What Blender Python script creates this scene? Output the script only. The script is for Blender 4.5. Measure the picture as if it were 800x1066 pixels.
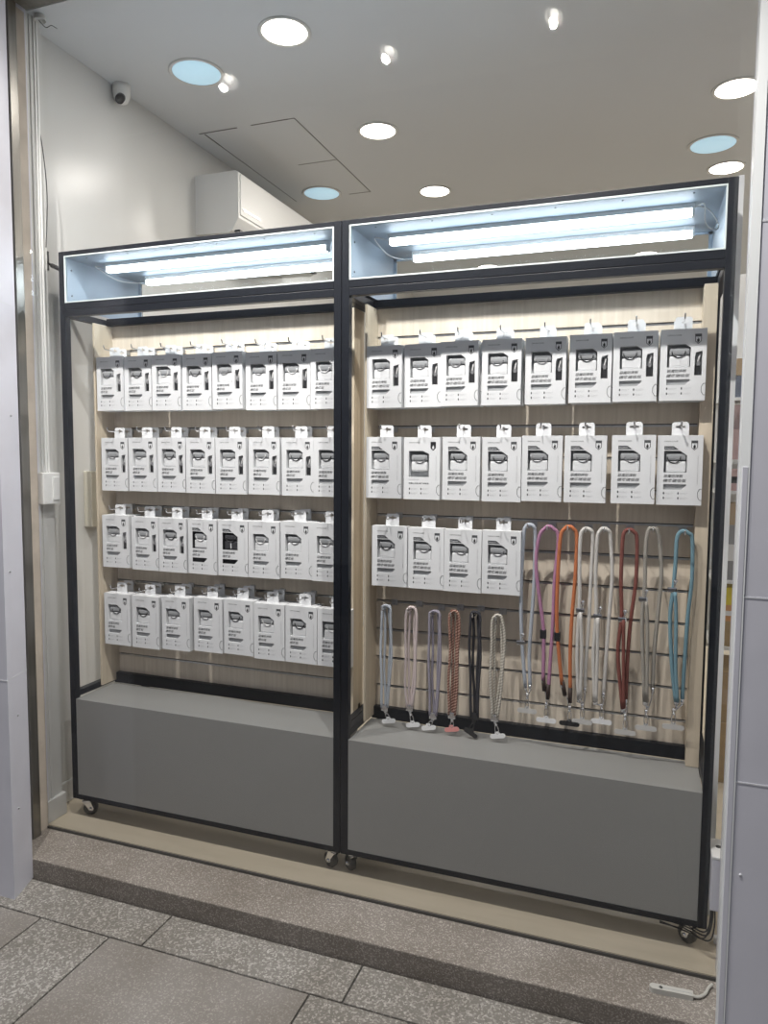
import bpy, bmesh, math, random
from mathutils import Vector
from mathutils.geometry import tessellate_polygon
random.seed(7)
for o in list(bpy.data.objects):
    bpy.data.objects.remove(o, do_unlink=True)
S = bpy.context.scene
COL = S.collection
PI = math.pi

# ------------------------------------------------------------------ camera
cam = bpy.data.cameras.new('camera')
cam.sensor_fit = 'HORIZONTAL'; cam.sensor_width = 36.0
cam.lens = 754.8 / 800.0 * 36.0
camo = bpy.data.objects.new('camera', cam); COL.objects.link(camo)
from mathutils import Matrix
yaw, pit, rol = 0.3457, 0.0775, -0.0069
fwd = Vector((-math.sin(yaw) * math.cos(pit), math.cos(yaw) * math.cos(pit), -math.sin(pit)))
right0 = Vector((math.cos(yaw), math.sin(yaw), 0))
up0 = right0.cross(fwd)
right = right0 * math.cos(rol) - up0 * math.sin(rol)
up = up0 * math.cos(rol) + right0 * math.sin(rol)
m = Matrix((right, up, -fwd)).transposed().to_4x4()
m.translation = Vector((0.7486, -2.109, 1.38))
camo.matrix_world = m
cam.clip_start = 0.02; cam.clip_end = 100
S.camera = camo

# ------------------------------------------------------------------ world, exposure, area lights
S.view_settings.view_transform = 'Standard'
S.view_settings.look = 'None'
S.view_settings.gamma = 1.0
S.view_settings.use_curve_mapping = False
S.view_settings.exposure = 0.0
w = bpy.data.worlds.new('world'); S.world = w; w.use_nodes = True
nt = w.node_tree; nt.nodes.clear()
wo = nt.nodes.new('ShaderNodeOutputWorld'); bg = nt.nodes.new('ShaderNodeBackground')
tc = nt.nodes.new('ShaderNodeTexCoord'); sx = nt.nodes.new('ShaderNodeSeparateXYZ'); cr = nt.nodes.new('ShaderNodeValToRGB')
nt.links.new(tc.outputs['Generated'], sx.inputs[0]); nt.links.new(sx.outputs['Z'], cr.inputs[0])
cr.color_ramp.elements[0].position = 0.0; cr.color_ramp.elements[0].color = (0.30, 0.30, 0.33, 1)
cr.color_ramp.elements[1].position = 0.6; cr.color_ramp.elements[1].color = (0.86, 0.90, 1.0, 1)
nt.links.new(cr.outputs[0], bg.inputs[0]); bg.inputs[1].default_value = 0.40
nt.links.new(bg.outputs[0], wo.inputs[0])

LAMP_W = 7.0      # ceiling downlights
SPOT_W = 108.0      # spots under the arcade soffit
TUBE = 13.0         # led tubes
DISC = 9.0

# ------------------------------------------------------------------ materials
def new_mat(name):
    mt = bpy.data.materials.new(name); mt.use_nodes = True
    return mt, mt.node_tree, mt.node_tree.nodes['Principled BSDF']
def mat(name, col, rough=0.5, metal=0.0, var=0.0, scale=20.0, bump=0.0, spec=0.5, stretch=None, alpha=None, trans=None, coat=0.0):
    mt, nt, b = new_mat(name)
    b.inputs['Roughness'].default_value = rough; b.inputs['Metallic'].default_value = metal
    b.inputs['Specular IOR Level'].default_value = spec
    b.inputs['Coat Weight'].default_value = coat
    b.inputs['Base Color'].default_value = (*col, 1)
    tcn = nt.nodes.new('ShaderNodeTexCoord'); mp = nt.nodes.new('ShaderNodeMapping')
    nt.links.new(tcn.outputs['Object'], mp.inputs[0])
    if stretch: mp.inputs['Scale'].default_value = stretch
    n = nt.nodes.new('ShaderNodeTexNoise'); n.inputs['Scale'].default_value = scale; n.inputs['Detail'].default_value = 4
    nt.links.new(mp.outputs[0], n.inputs[0])
    r = nt.nodes.new('ShaderNodeValToRGB')
    lo = tuple(c * (1 - var) for c in col); hi = tuple(min(1, c * (1 + var)) for c in col)
    r.color_ramp.elements[0].color = (*lo, 1); r.color_ramp.elements[1].color = (*hi, 1)
    r.color_ramp.elements[0].position = 0.3; r.color_ramp.elements[1].position = 0.7
    nt.links.new(n.outputs['Fac'], r.inputs[0]); nt.links.new(r.outputs[0], b.inputs['Base Color'])
    if bump:
        bp = nt.nodes.new('ShaderNodeBump'); bp.inputs['Strength'].default_value = bump; bp.inputs['Distance'].default_value = 0.002
        nt.links.new(n.outputs['Fac'], bp.inputs['Height']); nt.links.new(bp.outputs[0], b.inputs['Normal'])
    if alpha is not None: b.inputs['Alpha'].default_value = alpha
    if trans is not None: b.inputs['Transmission Weight'].default_value = trans
    return mt
def emit(name, col, s):
    mt, nt, b = new_mat(name)
    b.inputs['Base Color'].default_value = (*col, 1)
    b.inputs['Emission Color'].default_value = (*col, 1); b.inputs['Emission Strength'].default_value = s
    return mt
def glass(name, f0=0.04, tint=(1, 1, 1), rough=0.0, k=1.0):
    mt = bpy.data.materials.new(name); mt.use_nodes = True; nt = mt.node_tree; nt.nodes.clear()
    out = nt.nodes.new('ShaderNodeOutputMaterial'); mx = nt.nodes.new('ShaderNodeMixShader')
    tr = nt.nodes.new('ShaderNodeBsdfTransparent'); gl = nt.nodes.new('ShaderNodeBsdfGlossy')
    tr.inputs[0].default_value = (*tint, 1); gl.inputs['Roughness'].default_value = rough
    lw = nt.nodes.new('ShaderNodeLayerWeight'); lw.inputs[0].default_value = 0.5
    p = nt.nodes.new('ShaderNodeMath'); p.operation = 'POWER'; p.inputs[1].default_value = 5
    ml = nt.nodes.new('ShaderNodeMath'); ml.operation = 'MULTIPLY_ADD'; ml.inputs[1].default_value = 1 - f0; ml.inputs[2].default_value = f0
    nt.links.new(lw.outputs['Facing'], p.inputs[0]); nt.links.new(p.outputs[0], ml.inputs[0])
    nt.links.new(ml.outputs[0], mx.inputs[0]); nt.links.new(tr.outputs[0], mx.inputs[1]); nt.links.new(gl.outputs[0], mx.inputs[2])
    nt.links.new(mx.outputs[0], out.inputs[0])
    return mt
def granite(name, dark, mid, light, scale, amt=0.62):
    mt, nt, b = new_mat(name)
    b.inputs['Roughness'].default_value = 0.8; b.inputs['Specular IOR Level'].default_value = 0.3
    tcn = nt.nodes.new('ShaderNodeTexCoord')
    v = nt.nodes.new('ShaderNodeTexVoronoi'); v.inputs['Scale'].default_value = scale
    n = nt.nodes.new('ShaderNodeTexNoise'); n.inputs['Scale'].default_value = 3.0; n.inputs['Detail'].default_value = 3
    n2 = nt.nodes.new('ShaderNodeTexNoise'); n2.inputs['Scale'].default_value = scale * 0.7; n2.inputs['Detail'].default_value = 4
    for q in (v, n, n2): nt.links.new(tcn.outputs['Object'], q.inputs['Vector'])
    sp = nt.nodes.new('ShaderNodeSeparateColor'); nt.links.new(v.outputs['Color'], sp.inputs[0])
    r = nt.nodes.new('ShaderNodeValToRGB'); e = r.color_ramp.elements
    e[0].position = 0.05; e[0].color = (*dark, 1); e[1].position = 1.0; e[1].color = (*light, 1)
    x = e.new(0.22); x.color = (*mid, 1); x = e.new(amt); x.color = (*mid, 1)
    mixf = nt.nodes.new('ShaderNodeMix'); mixf.inputs[0].default_value = 0.45
    nt.links.new(sp.outputs[0], mixf.inputs[2]); nt.links.new(n2.outputs['Fac'], mixf.inputs[3])
    nt.links.new(mixf.outputs[0], r.inputs[0])
    mx = nt.nodes.new('ShaderNodeMix'); mx.data_type = 'RGBA'; mx.blend_type = 'MULTIPLY'; mx.inputs[0].default_value = 1
    r2 = nt.nodes.new('ShaderNodeValToRGB'); r2.color_ramp.elements[0].position = 0.3; r2.color_ramp.elements[1].position = 0.75
    r2.color_ramp.elements[0].color = (0.72, 0.69, 0.65, 1); r2.color_ramp.elements[1].color = (1.1, 1.1, 1.1, 1)
    nt.links.new(n.outputs['Fac'], r2.inputs[0]); nt.links.new(r.outputs[0], mx.inputs[6]); nt.links.new(r2.outputs[0], mx.inputs[7])
    nt.links.new(mx.outputs[2], b.inputs['Base Color'])
    bp = nt.nodes.new('ShaderNodeBump'); bp.inputs['Strength'].default_value = 0.5; bp.inputs['Distance'].default_value = 0.003
    nt.links.new(n2.outputs['Fac'], bp.inputs['Height']); nt.links.new(bp.outputs[0], b.inputs['Normal'])
    return mt
def wood(name, a, bcol, grain=(60, 60, 1.5), rough=0.5):
    mt, nt, b = new_mat(name); b.inputs['Roughness'].default_value = rough
    tcn = nt.nodes.new('ShaderNodeTexCoord'); mp = nt.nodes.new('ShaderNodeMapping'); mp.inputs['Scale'].default_value = grain
    n = nt.nodes.new('ShaderNodeTexNoise'); n.inputs['Scale'].default_value = 1.0; n.inputs['Detail'].default_value = 6; n.inputs['Roughness'].default_value = 0.6
    r = nt.nodes.new('ShaderNodeValToRGB'); r.color_ramp.elements[0].color = (*a, 1); r.color_ramp.elements[1].color = (*bcol, 1)
    r.color_ramp.elements[0].position = 0.3; r.color_ramp.elements[1].position = 0.72
    nt.links.new(tcn.outputs['Object'], mp.inputs[0]); nt.links.new(mp.outputs[0], n.inputs[0]); nt.links.new(n.outputs['Fac'], r.inputs[0])
    nt.links.new(r.outputs[0], b.inputs['Base Color'])
    return mt
def rope(name, c1, c2, scale=90.0, thr=0.5, rot=0.6):
    mt, nt, b = new_mat(name); b.inputs['Roughness'].default_value = 0.8
    tcn = nt.nodes.new('ShaderNodeTexCoord'); mp = nt.nodes.new('ShaderNodeMapping'); mp.inputs['Rotation'].default_value = (0, rot, 0)
    wv = nt.nodes.new('ShaderNodeTexWave'); wv.bands_direction = 'Z'; wv.inputs['Scale'].default_value = scale; wv.inputs['Distortion'].default_value = 0.6
    r = nt.nodes.new('ShaderNodeValToRGB'); r.color_ramp.elements[0].color = (*c1, 1); r.color_ramp.elements[1].color = (*c2, 1)
    r.color_ramp.elements[0].position = thr - 0.1; r.color_ramp.elements[1].position = thr + 0.1
    nt.links.new(tcn.outputs['Object'], mp.inputs[0]); nt.links.new(mp.outputs[0], wv.inputs[0]); nt.links.new(wv.outputs['Fac'], r.inputs[0])
    nt.links.new(r.outputs[0], b.inputs['Base Color'])
    bp = nt.nodes.new('ShaderNodeBump'); bp.inputs['Strength'].default_value = 0.3; bp.inputs['Distance'].default_value = 0.001
    nt.links.new(wv.outputs['Fac'], bp.inputs['Height']); nt.links.new(bp.outputs[0], b.inputs['Normal'])
    return mt

M = {}
M['frame'] = mat('black_powder_coat', (0.008, 0.010, 0.015), 0.4, 0.0, 0.15, 60, spec=0.3)
M['grey'] = mat('grey_laminate', (0.27, 0.27, 0.26), 0.42, 0, 0.03, 300)
M['greytop'] = M['grey']
M['slat'] = wood('pale_wood_slatwall', (0.62, 0.54, 0.435), (0.74, 0.66, 0.55), (90, 90, 3))
M['post'] = wood('pale_wood_post', (0.57, 0.49, 0.37), (0.68, 0.59, 0.46), (70, 70, 3))
M['groove'] = mat('groove_dark', (0.06, 0.055, 0.05), 0.6)
M['alu'] = mat('aluminium', (0.62, 0.62, 0.62), 0.3, 1.0, 0.1, 90)
M['chrome'] = mat('chrome', (0.75, 0.75, 0.76), 0.14, 1.0)
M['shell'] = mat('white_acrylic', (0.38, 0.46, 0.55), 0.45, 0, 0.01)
M['trim'] = mat('glazing_trim', (0.68, 0.74, 0.73), 0.35)
M['tube'] = emit('led_tube', (0.86, 0.94, 1.0), TUBE)
M['plastic_white'] = mat('white_plastic', (0.78, 0.78, 0.76), 0.4)
M['card'] = mat('white_card', (0.74, 0.75, 0.76), 0.5, 0, 0.01)
M['ink'] = mat('grey_ink', (0.075, 0.08, 0.085), 0.6)
M['ink2'] = mat('light_grey_ink', (0.35, 0.36, 0.37), 0.6)
M['recess'] = mat('window_inside', (0.36, 0.37, 0.38), 0.5)
M['recess_dark'] = mat('window_inside_black', (0.018, 0.018, 0.02), 0.4)
M['case'] = mat('clear_case', (0.74, 0.75, 0.76), 0.15)
M['case_lid'] = mat('clear_case_lid', (0.33, 0.34, 0.35), 0.15)
M['case_dark'] = mat('smoke_case', (0.05, 0.05, 0.055), 0.2)
M['ring_black'] = mat('black_ring', (0.02, 0.02, 0.022), 0.4)
M['ring_grey'] = mat('grey_ring', (0.22, 0.22, 0.23), 0.4)
M['ring_white'] = mat('pale_ring', (0.6, 0.6, 0.6), 0.4)
M['strap'] = mat('pale_strap', (0.5, 0.5, 0.5), 0.6)
M['wall'] = mat('white_wall_paint', (0.62, 0.62, 0.60), 0.28, 0, 0.02, 3)
M['ceil'] = mat('ceiling_paint', (0.68, 0.69, 0.70), 0.7, 0, 0.01, 3)
M['line'] = mat('panel_gap', (0.15, 0.14, 0.13), 0.8)
M['pillar'] = mat('lilac_grey_paint', (0.62, 0.62, 0.68), 0.5, 0, 0.03, 8, 0.12)
M['pillar_side'] = M['pillar']
M['seam'] = mat('caulk_line', (0.62, 0.63, 0.66), 0.6)
M['bronze'] = mat('brushed_metal', (0.26, 0.25, 0.23), 0.28, 0.9, 0.15, 40, 0, stretch=(1, 1, 0.05))
M['beige'] = mat('beige_reveal', (0.50, 0.44, 0.37), 0.6, 0, 0.12, 12)
M['whiteframe'] = mat('white_frame', (0.74, 0.76, 0.76), 0.35)
M['glass'] = glass('shop_glass', 0.028)
M['glass2'] = glass('cabinet_glass', 0.028, (0.97, 0.99, 1.0))
M['floor'] = wood('pale_floor_tile', (0.48, 0.42, 0.32), (0.58, 0.51, 0.40), (2, 14, 4), 0.32)
M['step'] = granite('threshold_terrazzo', (0.045, 0.042, 0.04), (0.20, 0.18, 0.16), (0.55, 0.51, 0.47), 300, 0.56)
M['slabA'] = granite('smooth_granite', (0.10, 0.095, 0.088), (0.215, 0.20, 0.185), (0.42, 0.40, 0.37), 260, 0.58)
M['slabB'] = granite('rough_granite', (0.055, 0.05, 0.048), (0.19, 0.18, 0.165), (0.56, 0.54, 0.51), 190, 0.5)
M['mortar'] = mat('dark_mortar', (0.06, 0.057, 0.052), 0.9)
M['lamp'] = emit('warm_diffuser', (1.0, 0.94, 0.84), DISC)
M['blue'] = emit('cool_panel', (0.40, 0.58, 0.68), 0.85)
M['lens'] = emit('spot_lens', (1.0, 0.97, 0.92), 18.0)
M['lens_ring'] = emit('spot_lens_ring', (1.0, 0.97, 0.92), 6.0)
M['lens_mid'] = emit('spot_lens_inner', (1.0, 0.97, 0.92), 2.6)
M['lampwhite'] = mat('lamp_body_white', (0.72, 0.71, 0.68), 0.35)
M['rubber'] = mat('grey_rubber', (0.06, 0.06, 0.055), 0.5)
M['black'] = mat('black_plastic', (0.02, 0.02, 0.022), 0.4)
M['cable_grey'] = mat('grey_cable', (0.42, 0.41, 0.38), 0.5)
M['card_brown'] = mat('brown_cardboard', (0.42, 0.30, 0.15), 0.8, 0, 0.06, 30)
M['ivory'] = mat('ivory_plastic', (0.55, 0.52, 0.43), 0.4)

# ------------------------------------------------------------------ mesh builder
class MB:
    def __init__(s): s.v = []; s.f = []; s.m = []; s.sm = []; s.mats = []
    def mi(s, k):
        if k not in s.mats: s.mats.append(k)
        return s.mats.index(k)
    def add(s, vs, fs, k, smooth=False):
        b = len(s.v); s.v += [tuple(q) for q in vs]; i = s.mi(k)
        for f in fs: s.f.append(tuple(b + j for j in f)); s.m.append(i); s.sm.append(smooth)
    def box(s, x0, x1, y0, y1, z0, z1, k, b=0.0):
        if b <= 0:
            vs = [(x, y, z) for x in (x0, x1) for y in (y0, y1) for z in (z0, z1)]
            s.add(vs, [(0, 1, 3, 2), (4, 6, 7, 5), (0, 4, 5, 1), (2, 3, 7, 6), (0, 2, 6, 4), (1, 5, 7, 3)], k); return
        bm = bmesh.new(); bmesh.ops.create_cube(bm, size=1)
        for q in bm.verts:
            q.co = Vector(((x0 + x1) / 2 + q.co.x * (x1 - x0), (y0 + y1) / 2 + q.co.y * (y1 - y0), (z0 + z1) / 2 + q.co.z * (z1 - z0)))
        bmesh.ops.bevel(bm, geom=bm.edges[:], offset=b, segments=2, affect='EDGES', profile=0.6)
        bm.verts.ensure_lookup_table()
        s.add([q.co[:] for q in bm.verts], [[q.index for q in f.verts] for f in bm.faces], k); bm.free()
    def tube(s, pts, r, k, n=8, closed=False, taper=None):
        pts = [Vector(p) for p in pts]; N = len(pts); vs = []; prev = None
        for i, p in enumerate(pts):
            a = pts[i - 1] if (i > 0 or closed) else pts[i]; c = pts[(i + 1) % N] if (i < N - 1 or closed) else pts[i]
            t = (c - a)
            t = t.normalized() if t.length > 1e-9 else Vector((0, 0, 1))
            if prev is None:
                u = t.cross(Vector((0, 1, 0)));
                if u.length < 0.1: u = t.cross(Vector((1, 0, 0)))
            else: u = prev - t * prev.dot(t)
            u.normalize(); prev = u; w_ = t.cross(u)
            rr = r if taper is None else r * taper[i]
            for j in range(n):
                a_ = 2 * PI * j / n; vs.append(p + u * math.cos(a_) * rr + w_ * math.sin(a_) * rr)
        fs = []
        for i in range(N if closed else N - 1):
            for j in range(n):
                a0 = i * n + j; a1 = i * n + (j + 1) % n; b0 = ((i + 1) % N) * n + j; b1 = ((i + 1) % N) * n + (j + 1) % n
                fs.append((a0, a1, b1, b0))
        if not closed: fs.append(tuple(range(n))[::-1]); fs.append(tuple((N - 1) * n + j for j in range(n)))
        s.add(vs, fs, k, True)
    def cyl(s, p0, p1, r, k, n=24): s.tube([p0, p1], r, k, n)
    def lathe(s, prof, c, k, n=32, axis='Z'):
        vs = []
        for (r, h) in prof:
            for j in range(n):
                a = 2 * PI * j / n
                if axis == 'Z': vs.append((c[0] + r * math.cos(a), c[1] + r * math.sin(a), c[2] + h))
                elif axis == 'X': vs.append((c[0] + h, c[1] + r * math.cos(a), c[2] + r * math.sin(a)))
                else: vs.append((c[0] + r * math.cos(a), c[1] + h, c[2] + r * math.sin(a)))
        fs = []
        for i in range(len(prof) - 1):
            for j in range(n): fs.append((i * n + j, i * n + (j + 1) % n, (i + 1) * n + (j + 1) % n, (i + 1) * n + j))
        s.add(vs, fs, k, True)
    def prism(s, out, y0, y1, k):      # outline in x,z, extruded along y
        n = len(out); vs = [(x, y0, z) for x, z in out] + [(x, y1, z) for x, z in out]
        fs = [tuple(range(n)), tuple(range(2 * n - 1, n - 1, -1))] + [(i, (i + 1) % n, n + (i + 1) % n, n + i) for i in range(n)]
        s.add(vs, fs, k)
    def prism_y(s, out, x0, x1, k):    # outline in y,z, extruded along x
        n = len(out); vs = [(x0, y, z) for y, z in out] + [(x1, y, z) for y, z in out]
        fs = [tuple(range(n)), tuple(range(2 * n - 1, n - 1, -1))] + [(i, (i + 1) % n, n + (i + 1) % n, n + i) for i in range(n)]
        s.add(vs, fs, k)
    def prism_z(s, out, z0, z1, k):
        n = len(out); vs = [(x, y, z0) for x, y in out] + [(x, y, z1) for x, y in out]
        fs = [tuple(range(n)), tuple(range(2 * n - 1, n - 1, -1))] + [(i, (i + 1) % n, n + (i + 1) % n, n + i) for i in range(n)]
        s.add(vs, fs, k)
    def mesh(s, name, off=(0, 0, 0)):
        me = bpy.data.meshes.new(name)
        me.from_pydata([(x - off[0], y - off[1], z - off[2]) for x, y, z in s.v], [], s.f)
        for k in s.mats: me.materials.append(M[k])
        me.polygons.foreach_set('material_index', s.m); me.polygons.foreach_set('use_smooth', s.sm)
        me.update()
        bm = bmesh.new(); bm.from_mesh(me); bmesh.ops.recalc_face_normals(bm, faces=bm.faces[:]); bm.to_mesh(me); bm.free()
        return me
    def build(s, name, parent=None, off=None, loc=None):
        if off is None: off = tuple(parent.location) if parent and parent.parent is None else (0, 0, 0)
        o = bpy.data.objects.new(name, s.mesh(name, off)); COL.objects.link(o)
        if parent: o.parent = parent
        if loc: o.location = loc
        return o
def wloc(o):
    v = Vector(o.location)
    while o.parent: o = o.parent; v += o.location
    return tuple(v)
def tag(o, label=None, cat=None, group=None, kind=None):
    if label: o['label'] = label
    if cat: o['category'] = cat
    if group: o['group'] = group
    if kind: o['kind'] = kind
    return o
def thing(name, label, cat, loc, group=None):
    o = bpy.data.objects.new(name, None); o.empty_display_size = 0.05; COL.objects.link(o); o.location = loc
    return tag(o, label, cat, group)
def single(mb, name, label, cat, loc, group=None):   # thing that is one mesh with its origin at its base
    o = mb.build(name, None, off=loc, loc=loc); return tag(o, label, cat, group)
def struct(mb, name): return tag(mb.build(name, None, off=(0, 0, 0)), kind='structure')
def copy_tree(o, parent=None):
    c = o.copy(); COL.objects.link(c); c.parent = parent
    for ch in list(o.children): copy_tree(ch, c)
    return c
def smooth_path(P, k=6):
    P = [Vector(p) for p in P]; out = []
    Q = [P[0] * 2 - P[1]] + P + [P[-1] * 2 - P[-2]]
    for i in range(1, len(Q) - 2):
        a, b, c, d = Q[i - 1:i + 3]
        for j in range(k):
            t = j / k
            out.append(0.5 * ((2 * b) + (c - a) * t + (2 * a - 5 * b + 4 * c - d) * t * t + (3 * b - a - 3 * c + d) * t ** 3))
    out.append(P[-1]); return out

# ------------------------------------------------------------------ the setting
PZ = -0.08
b = MB()    # shop floor
b.box(-1.6, 3.3, -0.078, 5.1, -0.10, 0.0, 'floor'); struct(b, 'floor')
b = MB(); b.box(-4, 4, -0.262, -0.079, PZ - 0.08, -0.012, 'step', 0.004); struct(b, 'trim_1')
b = MB()    # pavement, laid in slabs with mortar between
b.box(-5, 5, -7, -0.262, PZ - 0.10, PZ - 0.006, 'mortar')
def slab(x0, x1, y0, y1, k): b.box(x0 + 0.0025, x1 - 0.0025, y0 + 0.0025, y1 - 0.0025, PZ - 0.04, PZ, k, 0.003)
xs = [-4.0, -2.6, -1.9, -0.62, 0.03, 0.95, 1.9, 4.0]
for i in range(len(xs) - 1): slab(xs[i], xs[i + 1], -0.42, -0.266, 'slabB')
slab(-4, -2, -1.35, -0.42, 'slabA'); slab(-2, -1.0, -1.35, -0.42, 'slabA'); slab(-1.0, -0.735, -1.35, -0.42, 'slabB'); slab(-0.735, -0.065, -1.35, -0.42, 'slabA')
slab(-0.065, 0.22, -1.35, -0.42, 'slabB'); slab(0.22, 0.9, -1.35, -0.42, 'slabA'); slab(0.9, 1.2, -1.35, -0.42, 'slabB'); slab(1.2, 4, -1.35, -0.42, 'slabA')
for j in range(3):
    for i in range(8): slab(-4 + i, -3 + i, -1.35 - 0.9 * (j + 1), -1.35 - 0.9 * j, 'slabA' if (i + j) % 2 else 'slabB')
struct(b, 'trim_2')
b = MB(); b.box(-1.5, 3.3, -0.06, 5.1, 2.9, 3.0, 'ceil')
def cl(x0, y0, x1, y1, w_=0.0035):
    b.box(min(x0, x1) - w_ / 2, max(x0, x1) + w_ / 2, min(y0, y1) - w_ / 2, max(y0, y1) + w_ / 2, 2.8985, 2.901, 'line')
cl(-1.30, 0.955, -1.10, 0.955, 0.006); cl(-1.02, 0.955, -0.835, 0.955, 0.006); cl(-1.28, 0.97, -1.28, 1.10, 0.006); cl(-1.28, 1.1, -1.28, 1.93, 0.003)
cl(-0.835, 0.955, -0.80, 0.955); cl(-0.80, 0.955, -0.80, 1.92, 0.004); cl(-1.02, 1.44, -0.80, 1.44, 0.003); cl(-0.93, 1.92, -0.80, 1.92, 0.004)
struct(b, 'ceiling')
b = MB()    # left wall: thick column at the glass, then a recessed wall
b.box(-1.6, -1.38, 0.0, 5.1, 0, 2.9, 'wall'); b.box(-1.6, -1.375, 0.0, 0.43, 0, 2.9, 'wall')
struct(b, 'wall_left')
b = MB(); b.box(-1.6, -1.32, -0.077, 0.007, 0, 2.9, 'wall')
b.box(-1.34, -1.312, -0.077, -0.060, 0, 2.9, 'wall', 0.002); b.box(-1.33, -1.315, -0.050, -0.036, 0, 2.9, 'wall', 0.003)
struct(b, 'trim_7')
b = MB(); b.box(-1.35, -1.306, -0.077, 0.016, 0, 0.085, 'wall', 0.004); b.box(-1.385, -1.366, 0.016, 5.0, 0, 0.085, 'wall', 0.004); struct(b, 'baseboard_left')
b = MB(); b.box(-1.6, 3.3, 5.0, 5.1, 0, 2.9, 'wall'); struct(b, 'wall_back')
b = MB(); b.box(3.2, 3.3, -0.06, 5.0, 0, 2.9, 'wall'); struct(b, 'wall_right')
b = MB()    # left outside pillar
b.prism_z([(-4, -0.38), (-1.152, -0.38), (-1.195, -0.262), (-1.31, -0.16), (-1.31, -0.07), (-1.6, -0.05), (-4, -0.05)], PZ, 3.6, 'pillar')
b.prism_z([(-4, -0.3808), (-1.1515, -0.3808), (-1.1945, -0.262), (-1.3, -0.2)], 0.650, 0.654, 'seam')
b.prism_z([(-4, -0.3808), (-1.1515, -0.3808), (-1.1945, -0.262), (-1.3, -0.2)], 1.85, 1.853, 'seam')
for (t, z) in ((0.35, 0.21), (0.45, 0.52), (0.3, 1.0), (0.6, 1.5)):
    cx, cy_ = -1.152 - 0.043 * t, -0.38 + 0.118 * t
    b.cyl((cx - 0.01, cy_, z), (cx + 0.003, cy_ - 0.0005, z), 0.0035, 'ink2', 10)
struct(b, 'wall_outside_left')
b = MB()    # right outside pillar with block seams
b.box(0.971, 4, -0.28, -0.04, PZ, 3.6, 'pillar', 0.003)
for z in (0.622, 1.06, 1.9): b.box(0.970, 4, -0.2812, -0.2, z, z + 0.0035, 'seam')
for (x, z) in ((1.02, 1.245), (1.05, 0.92), (0.99, 0.4)): b.lathe([(0.0, -0.001), (0.003, -0.001), (0.004, 0.002)], (x, -0.281, z), 'seam', 10, 'Y')
struct(b, 'wall_outside_right')
b = MB()    # bright jamb strip along the right pillar and the fascia above
b.prism_z([(0.9505, -0.279), (0.9705, -0.283), (0.9725, -0.20), (0.9725, -0.06), (0.9705, -0.06), (0.963, -0.20)], PZ, 2.95, 'whiteframe'); b.box(0.9555, 0.9665, -0.2835, -0.279, PZ, 1.36, 'pillar', 0.0005)
struct(b, 'trim_3')
b = MB(); b.box(-4, 4, -0.38, -0.04, 2.94, 3.6, 'pillar'); struct(b, 'wall_outside_top')
b = MB(); b.box(-4, 4, -1.25, -0.38, 3.01, 3.15, 'ceil'); struct(b, 'ceiling_outside')
b = MB()    # brushed metal door frame at the left with its head bar
b.box(-1.325, -1.288, -0.165, -0.13, -0.012, 2.93, 'bronze', 0.002); b.box(-1.33, -1.318, -0.13, -0.10, -0.012, 2.93, 'bronze')
b.box(-1.29, 0.97, -0.15, -0.085, 2.885, 2.94, 'bronze', 0.002)
struct(b, 'trim_4')
b = MB(); b.box(-1.335, -1.306, -0.13, -0.078, -0.012, 2.885, 'beige', 0.002); struct(b, 'trim_5')
b = MB(); b.box(-1.305, 0.9705, -0.084, -0.076, -0.008, 2.885, 'glass'); b2 = struct(b, 'window_1')
b = MB(); b.box(-1.305, 0.9705, -0.0845, -0.0775, -0.012, -0.004, 'mortar'); struct(b, 'trim_6')

# ------------------------------------------------------------------ lights of the place
def area_light(name, loc, r, W, col, parent=None, rot=(0, 0, 0)):
    l = bpy.data.lights.new(name, 'AREA'); l.shape = 'DISK'; l.size = r * 2; l.energy = W; l.color = col
    o = bpy.data.objects.new(name, l); COL.objects.link(o); o.location = loc; o.rotation_euler = rot
    if parent: o.parent = parent
    return o
def downlight(x, y, r, lab, k, cat='ceiling light', W=None, grp=None):
    t = thing('ceiling_downlight', lab, cat, (x, y, 2.9), grp)
    q = MB(); q.lathe([(r - 0.004, 0.0), (r + 0.006, 0.0), (r + 0.007, -0.004), (r, -0.006), (r - 0.007, -0.004), (r - 0.009, 0.0)], (x, y, 2.9), 'lampwhite', 48); q.build('rim', t)
    q = MB(); q.lathe([(0.0005, -0.003), (r - 0.006, -0.003), (r - 0.006, -0.0005), (0.0005, -0.0005)], (x, y, 2.9), k, 48); q.build('diffuser', t)
    if W: area_light('lamp_glow', (0, 0, -0.008), r * 0.9, W, (1.0, 0.95, 0.89), t)
    return t
downlight(-0.527, 0.34, 0.089, 'round warm white ceiling lamp, nearest to the glass at the upper left', 'lamp', W=LAMP_W, grp='lit round downlights')
downlight(-0.487, 1.20, 0.089, 'round warm white ceiling lamp in the middle of the left row of three', 'lamp', W=LAMP_W, grp='lit round downlights')
downlight(-0.446, 2.035, 0.089, 'round warm white ceiling lamp farthest back, above the right cabinet end', 'lamp', W=LAMP_W, grp='lit round downlights')
downlight(1.05, 1.31, 0.089, 'round warm white ceiling lamp cut by the right pillar edge', 'lamp', W=LAMP_W, grp='lit round downlights')
downlight(1.095, 2.2, 0.089, 'round warm white ceiling lamp just above the top corner of the right cabinet', 'lamp', W=LAMP_W, grp='lit round downlights')
downlight(-0.99, 0.475, 0.102, 'large pale blue ceiling disc at the upper left by the wall', 'blue', grp='pale blue ceiling discs')
downlight(-1.078, 1.855, 0.108, 'small looking pale blue ceiling disc above where the cabinets meet', 'blue', grp='pale blue ceiling discs')
downlight(1.005, 1.865, 0.110, 'pale blue ceiling disc between two warm lamps at the right', 'blue', grp='pale blue ceiling discs')
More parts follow.
